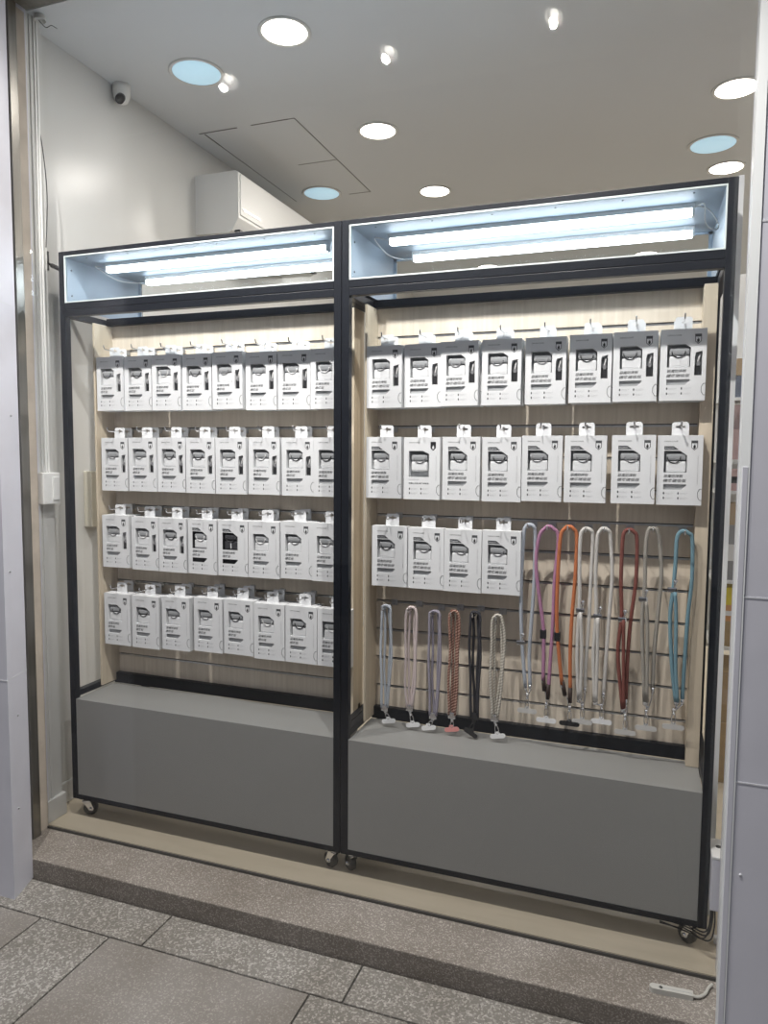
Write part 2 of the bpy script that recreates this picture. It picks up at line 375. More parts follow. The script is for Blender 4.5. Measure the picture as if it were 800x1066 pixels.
# lamps deeper in the shop, out of the frame, that light it
for (x, y) in ((2.3, 1.3), (2.3, 2.6), (0.7, 3.8), (-0.5, 3.8), (2.3, 4.2)):
    downlight(x, y, 0.089, 'round warm white ceiling lamp deeper in the shop', 'lamp', W=LAMP_W * 1.3, grp='downlights deeper in the shop')
def spot(x, y, lab, ry):
    t = thing('spotlight', lab, 'spotlight', (x, y, 3.01), 'spotlights reflected in the glass')
    q = MB(); q.lathe([(0.0005, 0), (0.03, 0), (0.03, -0.012), (0.0005, -0.012)], (x, y, 3.01), 'lampwhite', 24); q.cyl((x, y, 3.0), (x, y, 2.965), 0.008, 'lampwhite', 12); q.build('mount', t)
    h = MB(); h.lathe([(0.0005, 0.045), (0.03, 0.04), (0.042, 0.0), (0.042, -0.02), (0.038, -0.02), (0.036, -0.012)], (0, 0, 0), 'lampwhite', 32)
    ho = h.build('head', t, off=(0, 0, 0), loc=(0, 0, -0.07)); ho.rotation_euler = (0.45, ry, 0)
    g = MB(); g.lathe([(0.0005, -0.014), (0.013, -0.016), (0.016, -0.014)], (0.004, 0.008, 0), 'lens', 24); g.lathe([(0.0005, -0.010), (0.028, -0.010)], (0, 0, 0), 'lens_mid', 32); g.lathe([(0.028, -0.010), (0.032, -0.013)], (0, 0, 0), 'lens_ring', 32); g.lathe([(0.032, -0.013), (0.037, -0.013)], (0, 0, 0), 'lens_mid', 32); g.lathe([(0.037, -0.013), (0.0395, -0.015)], (0, 0, 0), 'lens_ring', 32)
    g.build('lens', ho, off=(0, 0, 0))
    l = bpy.data.lights.new('spot_beam', 'SPOT'); l.energy = SPOT_W; l.spot_size = 1.9; l.spot_blend = 0.8; l.shadow_soft_size = 0.012; l.color = (1.0, 0.97, 0.93)
    lo = bpy.data.objects.new('spot_beam', l); COL.objects.link(lo); lo.parent = t; lo.location = (0, 0.045, -0.125); lo.rotation_euler = (0.32, 0, 0)
spot(0.395, -0.785, 'small round spotlight reflected near the top edge of the glass, right one', 0.35)
spot(-0.235, -0.81, 'small round spotlight reflected in the glass, middle one of three', 0.1)
spot(-0.94, -0.795, 'small round spotlight reflected beside the large pale blue disc', -0.3)

# ------------------------------------------------------------------ display cabinet
W_ = 1.1045; D_ = 0.43
GZ = [0.477 + 0.1 * i for i in range(14)]
def make_cabinet(x0, label):
    t = thing('display_cabinet', label, 'display cabinet', (x0, 0, 0), 'display cabinets')
    f = MB(); T = 0.025; z0, z1 = 0.0746, 2.10; X1 = W_
    F = lambda *a: f.box(a[0], a[1], a[2], a[3], a[4], a[5], 'frame', 0.0015)
    for (xa, xb) in ((0, T), (X1 - T, X1)):
        F(xa, xb, 0, T, z0, z1); F(xa, xb, D_ - T, D_, z0, z1)
        F(xa, xb, T, D_ - T, z1 - 0.018, z1); F(xa, xb, T, D_ - T, 1.872, 1.895); F(xa, xb, T, D_ - T, 0.468, 0.490); F(xa, xb, T, D_ - T, z0, z0 + 0.02)
    for (ya, yb) in ((0, T), (D_ - T, D_)):
        F(T, X1 - T, ya, yb, z1 - 0.016, z1); F(T, X1 - T, ya, yb, z0, z0 + 0.018)
    F(T, X1 - T, 0, T, 1.872, 1.8950); F(T, X1 - T, 0, T, 1.8962, 1.9195)
    F(T, X1 - T, 0.212, 0.247, 1.874, 1.900)     # head rail of the slatwall
    F(T, X1 - T, 0.215, 0.240, 0.463, 0.505)     # foot rail of the slatwall
    f.build('frame', t, off=(0, 0, 0))
    g = MB(); g.box(T, X1 - T, 0.0015, 0.215, 0.0925, 0.4620, 'grey', 0.001); g.build('storage_box', t, off=(0, 0, 0))
    s = MB()  # slatwall with grooves
    prev = 0.463
    for z in GZ[1:] + [1.875]:
        s.box(T + 0.008, X1 - T - 0.03, 0.236, 0.25, prev, z - 0.0045 if z < 1.87 else z, 'slat', 0.0005); prev = z + 0.0045
    s.box(T + 0.008, X1 - T - 0.03, 0.2445, 0.255, 0.463, 1.875, 'groove')
    s.build('slatwall', t, off=(0, 0, 0))
    r = MB()
    for z in GZ[1:]: r.box(T + 0.01, X1 - T - 0.03, 0.2372, 0.246, z - 0.0042, z + 0.0012, 'alu')
    r.build('groove_insert', t, off=(0, 0, 0))
    for (xa, xb) in ((0.025, 0.033), (X1 - 0.061, X1 - T)):
        p = MB(); p.box(xa, xb, 0.135 if xa < 0.1 else 0.172, 0.262, 0.475 if xa < 0.1 else 0.463, 1.872, 'post', 0.001); p.build('side_post', t, off=(0, 0, 0))
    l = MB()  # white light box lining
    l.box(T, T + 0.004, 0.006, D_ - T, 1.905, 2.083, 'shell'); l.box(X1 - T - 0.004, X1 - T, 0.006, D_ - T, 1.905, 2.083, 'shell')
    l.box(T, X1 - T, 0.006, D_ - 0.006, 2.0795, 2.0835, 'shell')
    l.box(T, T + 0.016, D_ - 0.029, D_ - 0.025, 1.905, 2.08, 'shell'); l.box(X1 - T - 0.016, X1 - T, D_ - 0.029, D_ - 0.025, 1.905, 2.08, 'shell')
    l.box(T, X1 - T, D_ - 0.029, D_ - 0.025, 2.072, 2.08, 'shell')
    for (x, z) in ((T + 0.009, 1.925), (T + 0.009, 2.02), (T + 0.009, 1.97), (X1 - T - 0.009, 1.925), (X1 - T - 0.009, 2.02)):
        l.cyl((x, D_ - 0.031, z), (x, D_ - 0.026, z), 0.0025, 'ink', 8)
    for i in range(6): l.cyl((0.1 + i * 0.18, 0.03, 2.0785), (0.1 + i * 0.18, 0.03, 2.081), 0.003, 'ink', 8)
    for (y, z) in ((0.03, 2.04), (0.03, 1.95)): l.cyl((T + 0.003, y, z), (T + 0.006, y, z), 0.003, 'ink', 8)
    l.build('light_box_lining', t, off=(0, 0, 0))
    k = MB(); gx0, gx1, gz0, gz1 = T, X1 - T, 1.9195, 2.084
    for a in ((gx0, gx0 + 0.004, gz0, gz1), (gx1 - 0.004, gx1, gz0, gz1), (gx0 + 0.004, gx1 - 0.004, gz0, gz0 + 0.004), (gx0 + 0.004, gx1 - 0.004, gz1 - 0.004, gz1)):
        k.box(a[0], a[1], -0.001, 0.008, a[2], a[3], 'trim')
    k.build('glazing_bead', t, off=(0, 0, 0))
    k = MB(); k.box(gx0 + 0.004, gx1 - 0.004, 0.002, 0.006, gz0 + 0.004, gz1 - 0.004, 'glass2'); k.build('front_glass', t, off=(0, 0, 0))
    for (xa, y) in ((0.117, 0.122), (0.129, 0.333)):
        bt = MB(); bt.box(xa - 0.006, xa + 0.89, y - 0.014, y + 0.014, 2.066, 2.0795, 'plastic_white', 0.001)
        bt.box(xa - 0.006, xa + 0.0, y - 0.014, y + 0.014, 2.047, 2.067, 'plastic_white', 0.002); bt.box(xa + 0.884, xa + 0.89, y - 0.014, y + 0.014, 2.047, 2.067, 'plastic_white', 0.002)
        bo = bt.build('light_batten', t, off=(0, 0, 0))
        tb = MB(); tb.box(xa, xa + 0.884, y - 0.012, y + 0.012, 2.046, 2.066, 'tube', 0.006); tb.build('led_tube', bo, off=(0, 0, 0))
    wv = MB()
    wv.tube(smooth_path([(0.117, 0.12, 2.06), (0.07, 0.11, 2.072), (0.062, 0.14, 2.066), (0.075, 0.22, 2.045), (0.10, 0.30, 2.05), (0.129, 0.333, 2.058)]), 0.0018, 'plastic_white', 6)
    wv.build('lamp_wire', t, off=(0, 0, 0))
    if x0 > -0.5:
        wv = MB(); wv.tube(smooth_path([(1.007, 0.12, 2.07), (1.03, 0.09, 2.066), (1.035, 0.10, 2.02), (1.06, 0.14, 2.01), (1.075, 0.2, 2.04), (1.05, 0.16, 2.068), (1.02, 0.12, 2.072)], 8), 0.0022, 'plastic_white', 6)
        wv.build('lamp_wire', t, off=(0, 0, 0))
    for (x, y) in ((0.032, 0.032), (X1 - 0.032, 0.032), (0.032, D_ - 0.032), (X1 - 0.032, D_ - 0.032)):
        c = MB(); c.lathe([(0.0005, 0.0745), (0.024, 0.0745), (0.024, 0.068), (0.015, 0.064), (0.013, 0.058), (0.0005, 0.058)], (0, 0, 0), 'chrome', 20)
        for sx_ in (-1, 1):
            c.prism_y([(-0.012, 0.060), (0.016, 0.060), (0.030, 0.026), (0.024, 0.018), (0.014, 0.022)], sx_ * 0.0145 - 0.0012, sx_ * 0.0145 + 0.0012, 'chrome')
            c.lathe([(0.0005, 0), (0.006, 0), (0.006, 0.003 * sx_), (0.0005, 0.003 * sx_)], (sx_ * 0.0155, 0.018, 0.027), 'chrome', 12, 'X')
        c.box(-0.0155, 0.0155, -0.012, 0.016, 0.057, 0.060, 'chrome', 0.001)
        co = c.build('caster', t, off=(0, 0, 0), loc=(x, y, 0)); co.rotation_euler = (0, 0, random.choice([0.9, 1.2, -1.0, 2.2]))
        c = MB(); c.lathe([(0.0005, -0.0115), (0.020, -0.0115), (0.0265, -0.007), (0.0265, 0.007), (0.020, 0.0115), (0.0005, 0.0115)], (0, 0.018, 0.0267), 'rubber', 24, 'X')
        c.lathe([(0.0005, -0.0122), (0.009, -0.0122), (0.009, 0.0122), (0.0005, 0.0122)], (0, 0.018, 0.0267), 'plastic_white', 16, 'X'); c.build('wheel', co, off=(0, 0, 0))
    return t
make_cabinet(-1.2615, 'black framed display cabinet at the left, filled with four full rows of white cartons')
make_cabinet(-0.1548, 'black framed display cabinet at the right, with cartons above and hanging cord straps below')

# ------------------------------------------------------------------ hooks
def make_hook(L=0.135, kick=0.014):
    q = MB()
    q.box(-0.012, 0.012, -0.004, 0.0, -0.006, 0.014, 'alu', 0.001)
    q.tube(smooth_path([(0, -0.002, 0), (0, -L * 0.5, 0), (0, -L + 0.012, 0.0005), (0, -L + 0.003, 0.004), (0, -L, kick)], 5), 0.0023, 'chrome', 8)
    return q
hook_mesh = make_hook().mesh('display_hook')
def place_hook(x, z, label, group, me=hook_mesh):
    o = bpy.data.objects.new('display_hook', me); COL.objects.link(o); o.location = (x, 0.235, z)
    return tag(o, label, 'hook', group)

# ------------------------------------------------------------------ cartons
def text_tris(s, size, bold=0.0, shear=0.0):
    cu = bpy.data.curves.new('t', 'FONT'); cu.body = s; cu.size = size; cu.offset = bold; cu.shear = shear; cu.resolution_u = 2
    o = bpy.data.objects.new('t', cu); COL.objects.link(o)
    dg = bpy.context.evaluated_depsgraph_get(); me = bpy.data.meshes.new_from_object(o.evaluated_get(dg))
    vs = [v.co[:2] for v in me.vertices]; fs = [tuple(p.vertices) for p in me.polygons]
    bpy.data.objects.remove(o); bpy.data.curves.remove(cu); bpy.data.meshes.remove(me)
    return vs, fs
def put_text(q, s, x, z, width, height, y, k, bold=0.0, shear=0.0, vert=False):
    vs, fs = text_tris(s, 1.0, bold, shear)
    if not vs: return
    x0 = min(v[0] for v in vs); x1 = max(v[0] for v in vs); y0 = min(v[1] for v in vs); y1 = max(v[1] for v in vs)
    sx_, sz_ = width / (x1 - x0), height / (y1 - y0)
    if vert: P = [(x + (v[1] - y0) * sz_, y, z - (v[0] - x0) * sx_) for v in vs]
    else: P = [(x + (v[0] - x0) * sx_, y, z + (v[1] - y0) * sz_) for v in vs]
    q.add(P, fs, k)
BW, BH, BD = 0.121, 0.200, 0.034
def fx(u): return (u - 0.5) * BW
def fz(v): return (1 - v) * BH
def carton_mesh(kind, dark=False, other=False):
    q = MB()
    win = [(0.15, 0.22), (0.50, 0.22), (0.66, 0.29), (0.66, 0.53), (0.15, 0.53)] if not other else [(0.14, 0.22), (0.54, 0.22), (0.70, 0.27), (0.70, 0.64), (0.14, 0.64)]
    if kind.startswith('A'): win = [(0.15, 0.21), (0.54, 0.21), (0.66, 0.26), (0.66, 0.53), (0.15, 0.53)]
    lab = [(0.15, 0.155), (0.36, 0.155), (0.47, 0.205), (0.15, 0.205)]
    low = [(0.15, 0.70), (0.66, 0.70), (0.66, 0.72), (0.55, 0.78), (0.15, 0.78)]
    side = [(0.77, 0.33), (0.91, 0.31), (0.91, 0.65), (0.75, 0.65), (0.75, 0.40)]
    holes = [win] + ([] if other else [low]) + ([side] if kind.startswith('A') else [])
    outer = [(0, 0), (1, 0), (1, 1), (0, 1)]
    loops = [outer] + holes
    P = [Vector((fx(u), fz(v), 0)) for L in loops for (u, v) in L]
    tr = tessellate_polygon([[Vector((fx(u), fz(v), 0)) for (u, v) in L] for L in loops])
    q.add([(p.x, 0, p.y) for p in P], tr, 'card')
    x0, x1 = -BW / 2, BW / 2
    q.add([(x0, 0, 0), (x0, BD, 0), (x0, BD, BH), (x0, 0, BH)], [(0, 1, 2, 3)], 'card'); q.add([(x1, 0, 0), (x1, BD, 0), (x1, BD, BH), (x1, 0, BH)], [(0, 1, 2, 3)], 'card')
    q.add([(x0, 0, 0), (x1, 0, 0), (x1, BD, 0), (x0, BD, 0)], [(0, 1, 2, 3)], 'card'); q.add([(x0, 0, BH), (x1, 0, BH), (x1, BD, BH), (x0, BD, BH)], [(0, 1, 2, 3)], 'card')
    q.add([(x0, BD, 0), (x1, BD, 0), (x1, BD, BH), (x0, BD, BH)], [(0, 1, 2, 3)], 'card')
    for L in holes:
        d = 0.006 if L is low else 0.024; n = len(L)
        vs = [(fx(u), 0, fz(v)) for u, v in L] + [(fx(u), d, fz(v)) for u, v in L]
        k = 'recess_dark' if dark else 'recess'
        q.add(vs, [(i, (i + 1) % n, n + (i + 1) % n, n + i) for i in range(n)], k if dark else 'card')
        q.add([(fx(u), d, fz(v)) for u, v in L], [tuple(range(n))], k)
    y = -0.0004
    put_text(q, 'DEVILCASE', fx(0.15), fz(0.095), BW * 0.30, 0.0038, y, 'ink', 0.0)
    # shield badge
    sh = [(0.74, 0.075), (0.885, 0.075), (0.885, 0.175), (0.8125, 0.215), (0.74, 0.175)]
    q.add([(fx(u), y, fz(v)) for u, v in sh], [tuple(range(5))], 'ink' if not other else 'recess_dark')
    ins = [(0.755, 0.115), (0.87, 0.115), (0.87, 0.172), (0.8125, 0.202), (0.755, 0.172)]
    if not other: q.add([(fx(u), y * 1.5, fz(v)) for u, v in ins], [tuple(range(5))], 'card')
    fl = [(0.79, 0.185), (0.785, 0.155), (0.805, 0.145), (0.81, 0.125), (0.835, 0.15), (0.84, 0.175), (0.815, 0.195)]
    q.add([(fx(u), y * 2, fz(v)) for u, v in fl], [tuple(range(7))], 'recess_dark' if not other else 'card')
    if other:
        put_text(q, '惡魔防摔殼 標準磁吸版', fx(0.14), fz(0.755), BW * 0.56, 0.0052, y, 'ink', 0.015)
        put_text(q, 'DEVILCASE STANDARD', fx(0.14), fz(0.69), BW * 0.28, 0.003, y, 'ink2', 0.0)
    else:
        put_text(q, '惡魔防摔殼', fx(0.15), fz(0.605), BW * 0.43, 0.0088, y, 'ink', 0.005, 0.25)
        put_text(q, '標準磁吸版' if kind.endswith('5') else '標準版', fx(0.14), fz(0.672), BW * (0.52 if kind.endswith('5') else 0.28), 0.0092, y, 'ink', 0.005, 0.25)
    if kind == 'B5' and not other or kind == 'B3' and dark:
        q.add([(fx(u), y, fz(v)) for u, v in lab], [tuple(range(4))], 'ink')
        put_text(q, 'MagSafe' if kind == 'B5' else 'NEW', fx(0.17), fz(0.195), BW * 0.2, 0.004, y * 2, 'card')
    for (u, v) in ((0.15, 0.845), (0.47, 0.845), (0.15, 0.915), (0.47, 0.915)):
        q.add([(fx(u), y, fz(v)), (fx(u + 0.03), y, fz(v)), (fx(u + 0.03), y, fz(v - 0.03)), (fx(u), y, fz(v - 0.03))], [(0, 1, 2, 3)], 'ink')
        put_text(q, 'ShockProof', fx(u + 0.06), fz(v - 0.014), BW * 0.17, 0.002, y, 'ink2'); put_text(q, 'Protection', fx(u + 0.06), fz(v), BW * 0.13, 0.0018, y, 'ink2')
    if not kind.startswith('A'): put_text(q, 'DROP PROOF CASE SERIES', fx(0.885), fz(0.30), BH * 0.40, 0.0026, y, 'ink2', vert=True)
    hx = [(1.0, 0.765), (0.955, 0.765), (0.91, 0.81), (0.91, 0.875), (0.955, 0.925), (1.0, 0.925)]
    q.tube([(fx(u), y, fz(v)) for u, v in hx], 0.0007, 'ink', 5)
    return q.mesh('carton')
def tab_mesh():
    q = MB(); out = [(-0.023, -0.001), (-0.023, 0.034), (-0.018, 0.039), (0.018, 0.039), (0.023, 0.034), (0.023, -0.001)]
    slot = [(-0.013, 0.022), (-0.004, 0.022), (0, 0.018), (0.004, 0.022), (0.013, 0.022), (0.013, 0.028), (0.005, 0.028), (0.0, 0.034), (-0.005, 0.028), (-0.013, 0.028)]
    loops = [[Vector((x, z, 0)) for x, z in L] for L in (out, slot)]
    P = [p for L in loops for p in L]; tr = tessellate_polygon(loops)
    for y in (0.0, 0.0012): q.add([(p.x, y, p.y) for p in P], tr, 'card')
    for L in (out, slot):
        n = len(L); q.add([(x, 0, z) for x, z in L] + [(x, 0.0012, z) for x, z in L], [(i, (i + 1) % n, n + (i + 1) % n, n + i) for i in range(n)], 'card')
    return q.mesh('hang_tab')
TAB = tab_mesh()
CM = {('A', 5): carton_mesh('A5'), ('A', 3): carton_mesh('A3'), ('B', 5): carton_mesh('B5'), ('B', 3): carton_mesh('B3'), 'dark': carton_mesh('B3', True), 'other': carton_mesh('B5', False, True)}
def case_meshes(k, kl):
    q = MB(); q.box(-0.027, 0.027, -0.009, 0.009, -0.020, 0.012, k, 0.006); q.box(-0.002, 0.002, -0.0095, -0.0085, -0.015, 0.009, 'case', 0)
    l = MB(); l.box(-0.027, 0.027, -0.009, 0.009, 0.014, 0.034, kl, 0.006)
    return q.mesh('earphone_case'), l.mesh('case_lid')
CASES = {'clear': case_meshes('case', 'case_lid'), 'smoke': case_meshes('case_dark', 'case_dark')}
def ring_mesh(k):
    q = MB(); q.tube([(0.018 * math.cos(a) , -0.010, 0.036 - 0.018 - 0.001 + 0.018 * 1.0 * math.sin(a) + 0.004) for a in [PI + i * PI / 12 for i in range(13)]], 0.0016, k, 8)
    return q.mesh('carry_ring')
RINGS = {k: ring_mesh(k) for k in ('ring_black', 'ring_grey', 'ring_white')}
def strap_mesh():
    q = MB(); q.tube([(fx(0.77), 0.010, fz(0.60)), (fx(0.87), 0.008, fz(0.34))], 0.0022, 'strap', 6); q.box(fx(0.765), fx(0.895), 0.006, 0.020, fz(0.64), fz(0.49), 'ring_black', 0.001); q.box(fx(0.80), fx(0.87), 0.004, 0.008, fz(0.515), fz(0.455), 'ring_grey', 0.001)
    return q.mesh('strap_sample')
STRAP = strap_mesh()
def obj(name, me, parent, loc=(0, 0, 0)):
    o = bpy.data.objects.new(name, me); COL.objects.link(o); o.parent = parent; o.location = loc; return o
def make_box(kind, n, ring, casek='clear', special=None):
    t = bpy.data.objects.new('earphone_case_carton', None); COL.objects.link(t); t.empty_display_size = 0.03
    obj('carton', CM[special] if special else CM[(kind, n)], t); obj('hang_tab', TAB, t, (0.0, BD - 0.003, BH))
    zc = fz(0.43) if special != 'other' else fz(0.45)
    c = obj('earphone_case', CASES[casek][0], t, (fx(0.42), 0.0125, zc)); obj('case_lid', CASES[casek][1], c)
    obj('carry_ring', RINGS[ring], c, (random.uniform(-0.006, 0.004), 0, 0.004))
    if kind == 'A': obj('strap_sample', STRAP, t)
    return t
ORD = ['first', 'second', 'third', 'fourth', 'fifth', 'sixth', 'seventh', 'last']
ROWN = ['top', 'second', 'third', 'bottom']
ROWS = {
'R1': [(-0.06, 1.535), (0.069, 1.536), (0.19, 1.538), (0.322, 1.538), (0.454, 1.539), (0.584, 1.541), (0.71, 1.542), (0.838, 1.542)],
'R2': [(-0.06, 1.241), (0.07, 1.24), (0.199, 1.241), (0.328, 1.24), (0.45, 1.244), (0.578, 1.244), (0.714, 1.245), (0.84, 1.244)],
'R3': [(-0.039, 0.949), (0.084, 0.947), (0.207, 0.946), (0.332, 0.948)],
'L1': [(-1.156, 1.542), (-1.032, 1.541), (-0.904, 1.54), (-0.778, 1.539), (-0.650, 1.541), (-0.518, 1.536), (-0.392, 1.536), (-0.267, 1.536)],
'L2': [(-1.148, 1.24), (-1.015, 1.241), (-0.891, 1.241), (-0.763, 1.24), (-0.636, 1.24), (-0.508, 1.241), (-0.376, 1.24), (-0.252, 1.24)],
'L3': [(-1.147, 0.947), (-1.017, 0.943), (-0.892, 0.943), (-0.762, 0.944), (-0.634, 0.945), (-0.507, 0.946), (-0.383, 0.950), (-0.258, 0.95)],
'L4': [(-1.15, 0.644), (-1.018, 0.644), (-0.88, 0.650), (-0.742, 0.656), (-0.612, 0.660), (-0.487, 0.655), (-0.362, 0.656), (-0.238, 0.656)]}
for row, L in ROWS.items():
    r = int(row[1]); side = 'left' if row[0] == 'L' else 'right'; n = 3 if side == 'left' else 5
    for i, (x, z) in enumerate(L):
        A = (row in ('R1', 'L1', 'L2')) or (row == 'L3' and i < 3)
        special = None; casek = 'clear'
        ring = random.choice(['ring_black', 'ring_grey', 'ring_white']) if side == 'left' else random.choice(['ring_black', 'ring_grey', 'ring_grey'])
        what = 'white earphone case carton with small black strap window' if A else 'white earphone case carton with one window'
        if row == 'R1': ring = 'ring_black' if i > 4 else 'ring_grey'
        if row == 'L3' and i == 4: special = 'dark'; casek = 'smoke'; what = 'white carton with blackened window and smoke case'
        if row == 'L3' and i == 3: special = 'dark'; what = 'white carton with black window frame and pale case'
        if row == 'R2' and i == 1: special = 'other'; what = 'white carton with dark shield badge and tall window'
        if row == 'R2' and i == 7: ring = 'ring_black'
        t = make_box('A' if A else 'B', n, ring, casek, special)
        last = len(L) - 1
        pos = ORD[i] if i < last else 'last'
        yj = 0.133 + random.uniform(-0.006, 0.006)
        t.location = (x, yj, z); t.rotation_euler = (0, random.uniform(-0.006, 0.006), random.uniform(-0.02, 0.02))
        tag(t, '%s, %s in %s row, %s cabinet' % (what, pos, ROWN[r - 1], side), 'product box', 'cartons hanging in the %s cabinet' % side)
        if (side == 'left' and i < 7) or row == 'R1':
            t2 = bpy.data.objects.new('earphone_case_carton', None); COL.objects.link(t2); t2.empty_display_size = 0.03
            obj('carton', CM['A' if A else 'B', n], t2); obj('hang_tab', TAB, t2, (0.0, BD - 0.003, BH))
            t2.location = (x + random.uniform(-0.003, 0.004), yj + BD + 0.006, z + random.uniform(-0.001, 0.001)); t2.rotation_euler = (0, 0, random.uniform(-0.01, 0.01))
            tag(t2, 'white carton hanging just behind the %s one in %s row, %s cabinet' % (pos, ROWN[r - 1], side), 'product box', 'second cartons behind the front ones')
        hz = {1: 1.7665, 2: 1.4665, 3: 1.1725, 4: 0.8785}[r]
        place_hook(x, z + BH + 0.024, 'metal hook holding the %s carton in %s row, %s cabinet' % (pos, ROWN[r - 1], side), 'hooks holding cartons')

# ------------------------------------------------------------------ cord straps
Yc = 0.15
M['c_pale'] = rope('cord_pale_blue_grey', (0.34, 0.37, 0.42), (0.46, 0.50, 0.55), 120)
M['c_pink'] = rope('cord_orchid', (0.33, 0.15, 0.26), (0.46, 0.24, 0.36), 120)
M['c_orange'] = rope('cord_orange', (0.42, 0.12, 0.045), (0.58, 0.20, 0.075), 120)
M['c_white'] = rope('cord_off_white', (0.50, 0.48, 0.45), (0.62, 0.60, 0.57), 120)
M['c_red'] = rope('cord_rust_red', (0.15, 0.045, 0.035), (0.22, 0.07, 0.055), 120)
M['c_camo'] = rope('cord_taupe_striped', (0.20, 0.18, 0.155), (0.50, 0.48, 0.43), 60, 0.7)
M['c_blue'] = rope('cord_sky_blue', (0.12, 0.23, 0.28), (0.20, 0.33, 0.39), 120)
M['s_ice'] = rope('cord_icy_blue_stripe', (0.32, 0.36, 0.42), (0.56, 0.60, 0.64), 60, 0.35)
M['s_blush'] = rope('cord_blush', (0.48, 0.38, 0.38), (0.68, 0.60, 0.58), 60, 0.3)
M['s_lilac'] = rope('cord_lilac_grey', (0.18, 0.16, 0.21), (0.42, 0.40, 0.46), 70, 0.5)
M['s_brown'] = rope('cord_brown_check', (0.16, 0.06, 0.04), (0.52, 0.34, 0.27), 40, 0.6)
M['s_black'] = rope('cord_charcoal', (0.015, 0.015, 0.02), (0.05, 0.05, 0.06), 90)
M['s_cream'] = rope('cord_cream', (0.36, 0.33, 0.28), (0.60, 0.57, 0.50), 40, 0.4)
M['leather'] = mat('dark_brown_end', (0.035, 0.02, 0.015), 0.6)
M['tab_clear'] = mat('clear_tab', (0.55, 0.54, 0.52), 0.2)
M['tab_white'] = mat('white_tab', (0.80, 0.80, 0.80), 0.35)
M['tab_pink'] = mat('pink_tab', (0.72, 0.30, 0.28), 0.35)
def tab_part(t, x, z, k, y=Yc, w=0.062, tilt=0.0):
    q = MB(); out = []
    for (a, b_) in ((-w / 2, 0), (w / 2, 0)):
        pass
    n = 8; r = 0.0075
    for i in range(n + 1): a = PI / 2 + PI * i / n; out.append((-w / 2 + r + r * math.cos(a), r * math.sin(a)))
    for i in range(n + 1): a = -PI / 2 + PI * i / n; out.append((w / 2 - r + r * math.cos(a), r * math.sin(a)))
    out += [(0.008, r), (0.006, r + 0.007), (-0.006, r + 0.007), (-0.008, r)]
    out = [(px * math.cos(tilt) - pz * math.sin(tilt) + x, px * math.sin(tilt) + pz * math.cos(tilt) + z) for px, pz in out]
    q.prism(out, y - 0.001, y + 0.001, k); o = q.build('phone_tab', t); return o
def clasp_part(t, x0, z0, x1, z1, y=Yc, k='chrome'):
    q = MB(); d = Vector((x1 - x0, 0, z1 - z0)); L = d.length; u = d.normalized(); P = lambda s_: Vector((x0, y, z0)) + u * (s_ * L)
    q.tube([P(0), P(0.18)], 0.0055, k, 12); q.tube([P(0.18), P(0.26)], 0.0032, k, 10); q.tube([P(0.26), P(0.36)], 0.005, k, 12)
    nrm = Vector((-u.z, 0, u.x)); c = P(0.66); ring = []
    for i in range(18):
        a = 2 * PI * i / 18; ring.append(c + u * (math.cos(a) * L * 0.32) + nrm * (math.sin(a) * 0.0055))
    q.tube(ring, 0.0014, k, 6, closed=True)
    q.build('swivel_clasp', t)
def slider_part(t, x, z, k, y=Yc):
    q = MB()
    if k == 'black': q.box(x - 0.0095, x + 0.0095, y - 0.008, y + 0.008, z - 0.014, z + 0.014, 'black', 0.003)
    else:
        q.box(x - 0.013, x + 0.013, y - 0.008, y + 0.008, z - 0.008, z + 0.008, 'chrome', 0.004); q.tube([(x + 0.004, y - 0.004, z + 0.006), (x + 0.009, y - 0.01, z + 0.026)], 0.0035, 'chrome', 8)
        q.lathe([(0.0005, -0.001), (0.006, 0), (0.006, 0.004)], (x + 0.008, y - 0.016, z + 0.027), 'chrome', 12, 'Y')
    q.build('cord_slider', t)
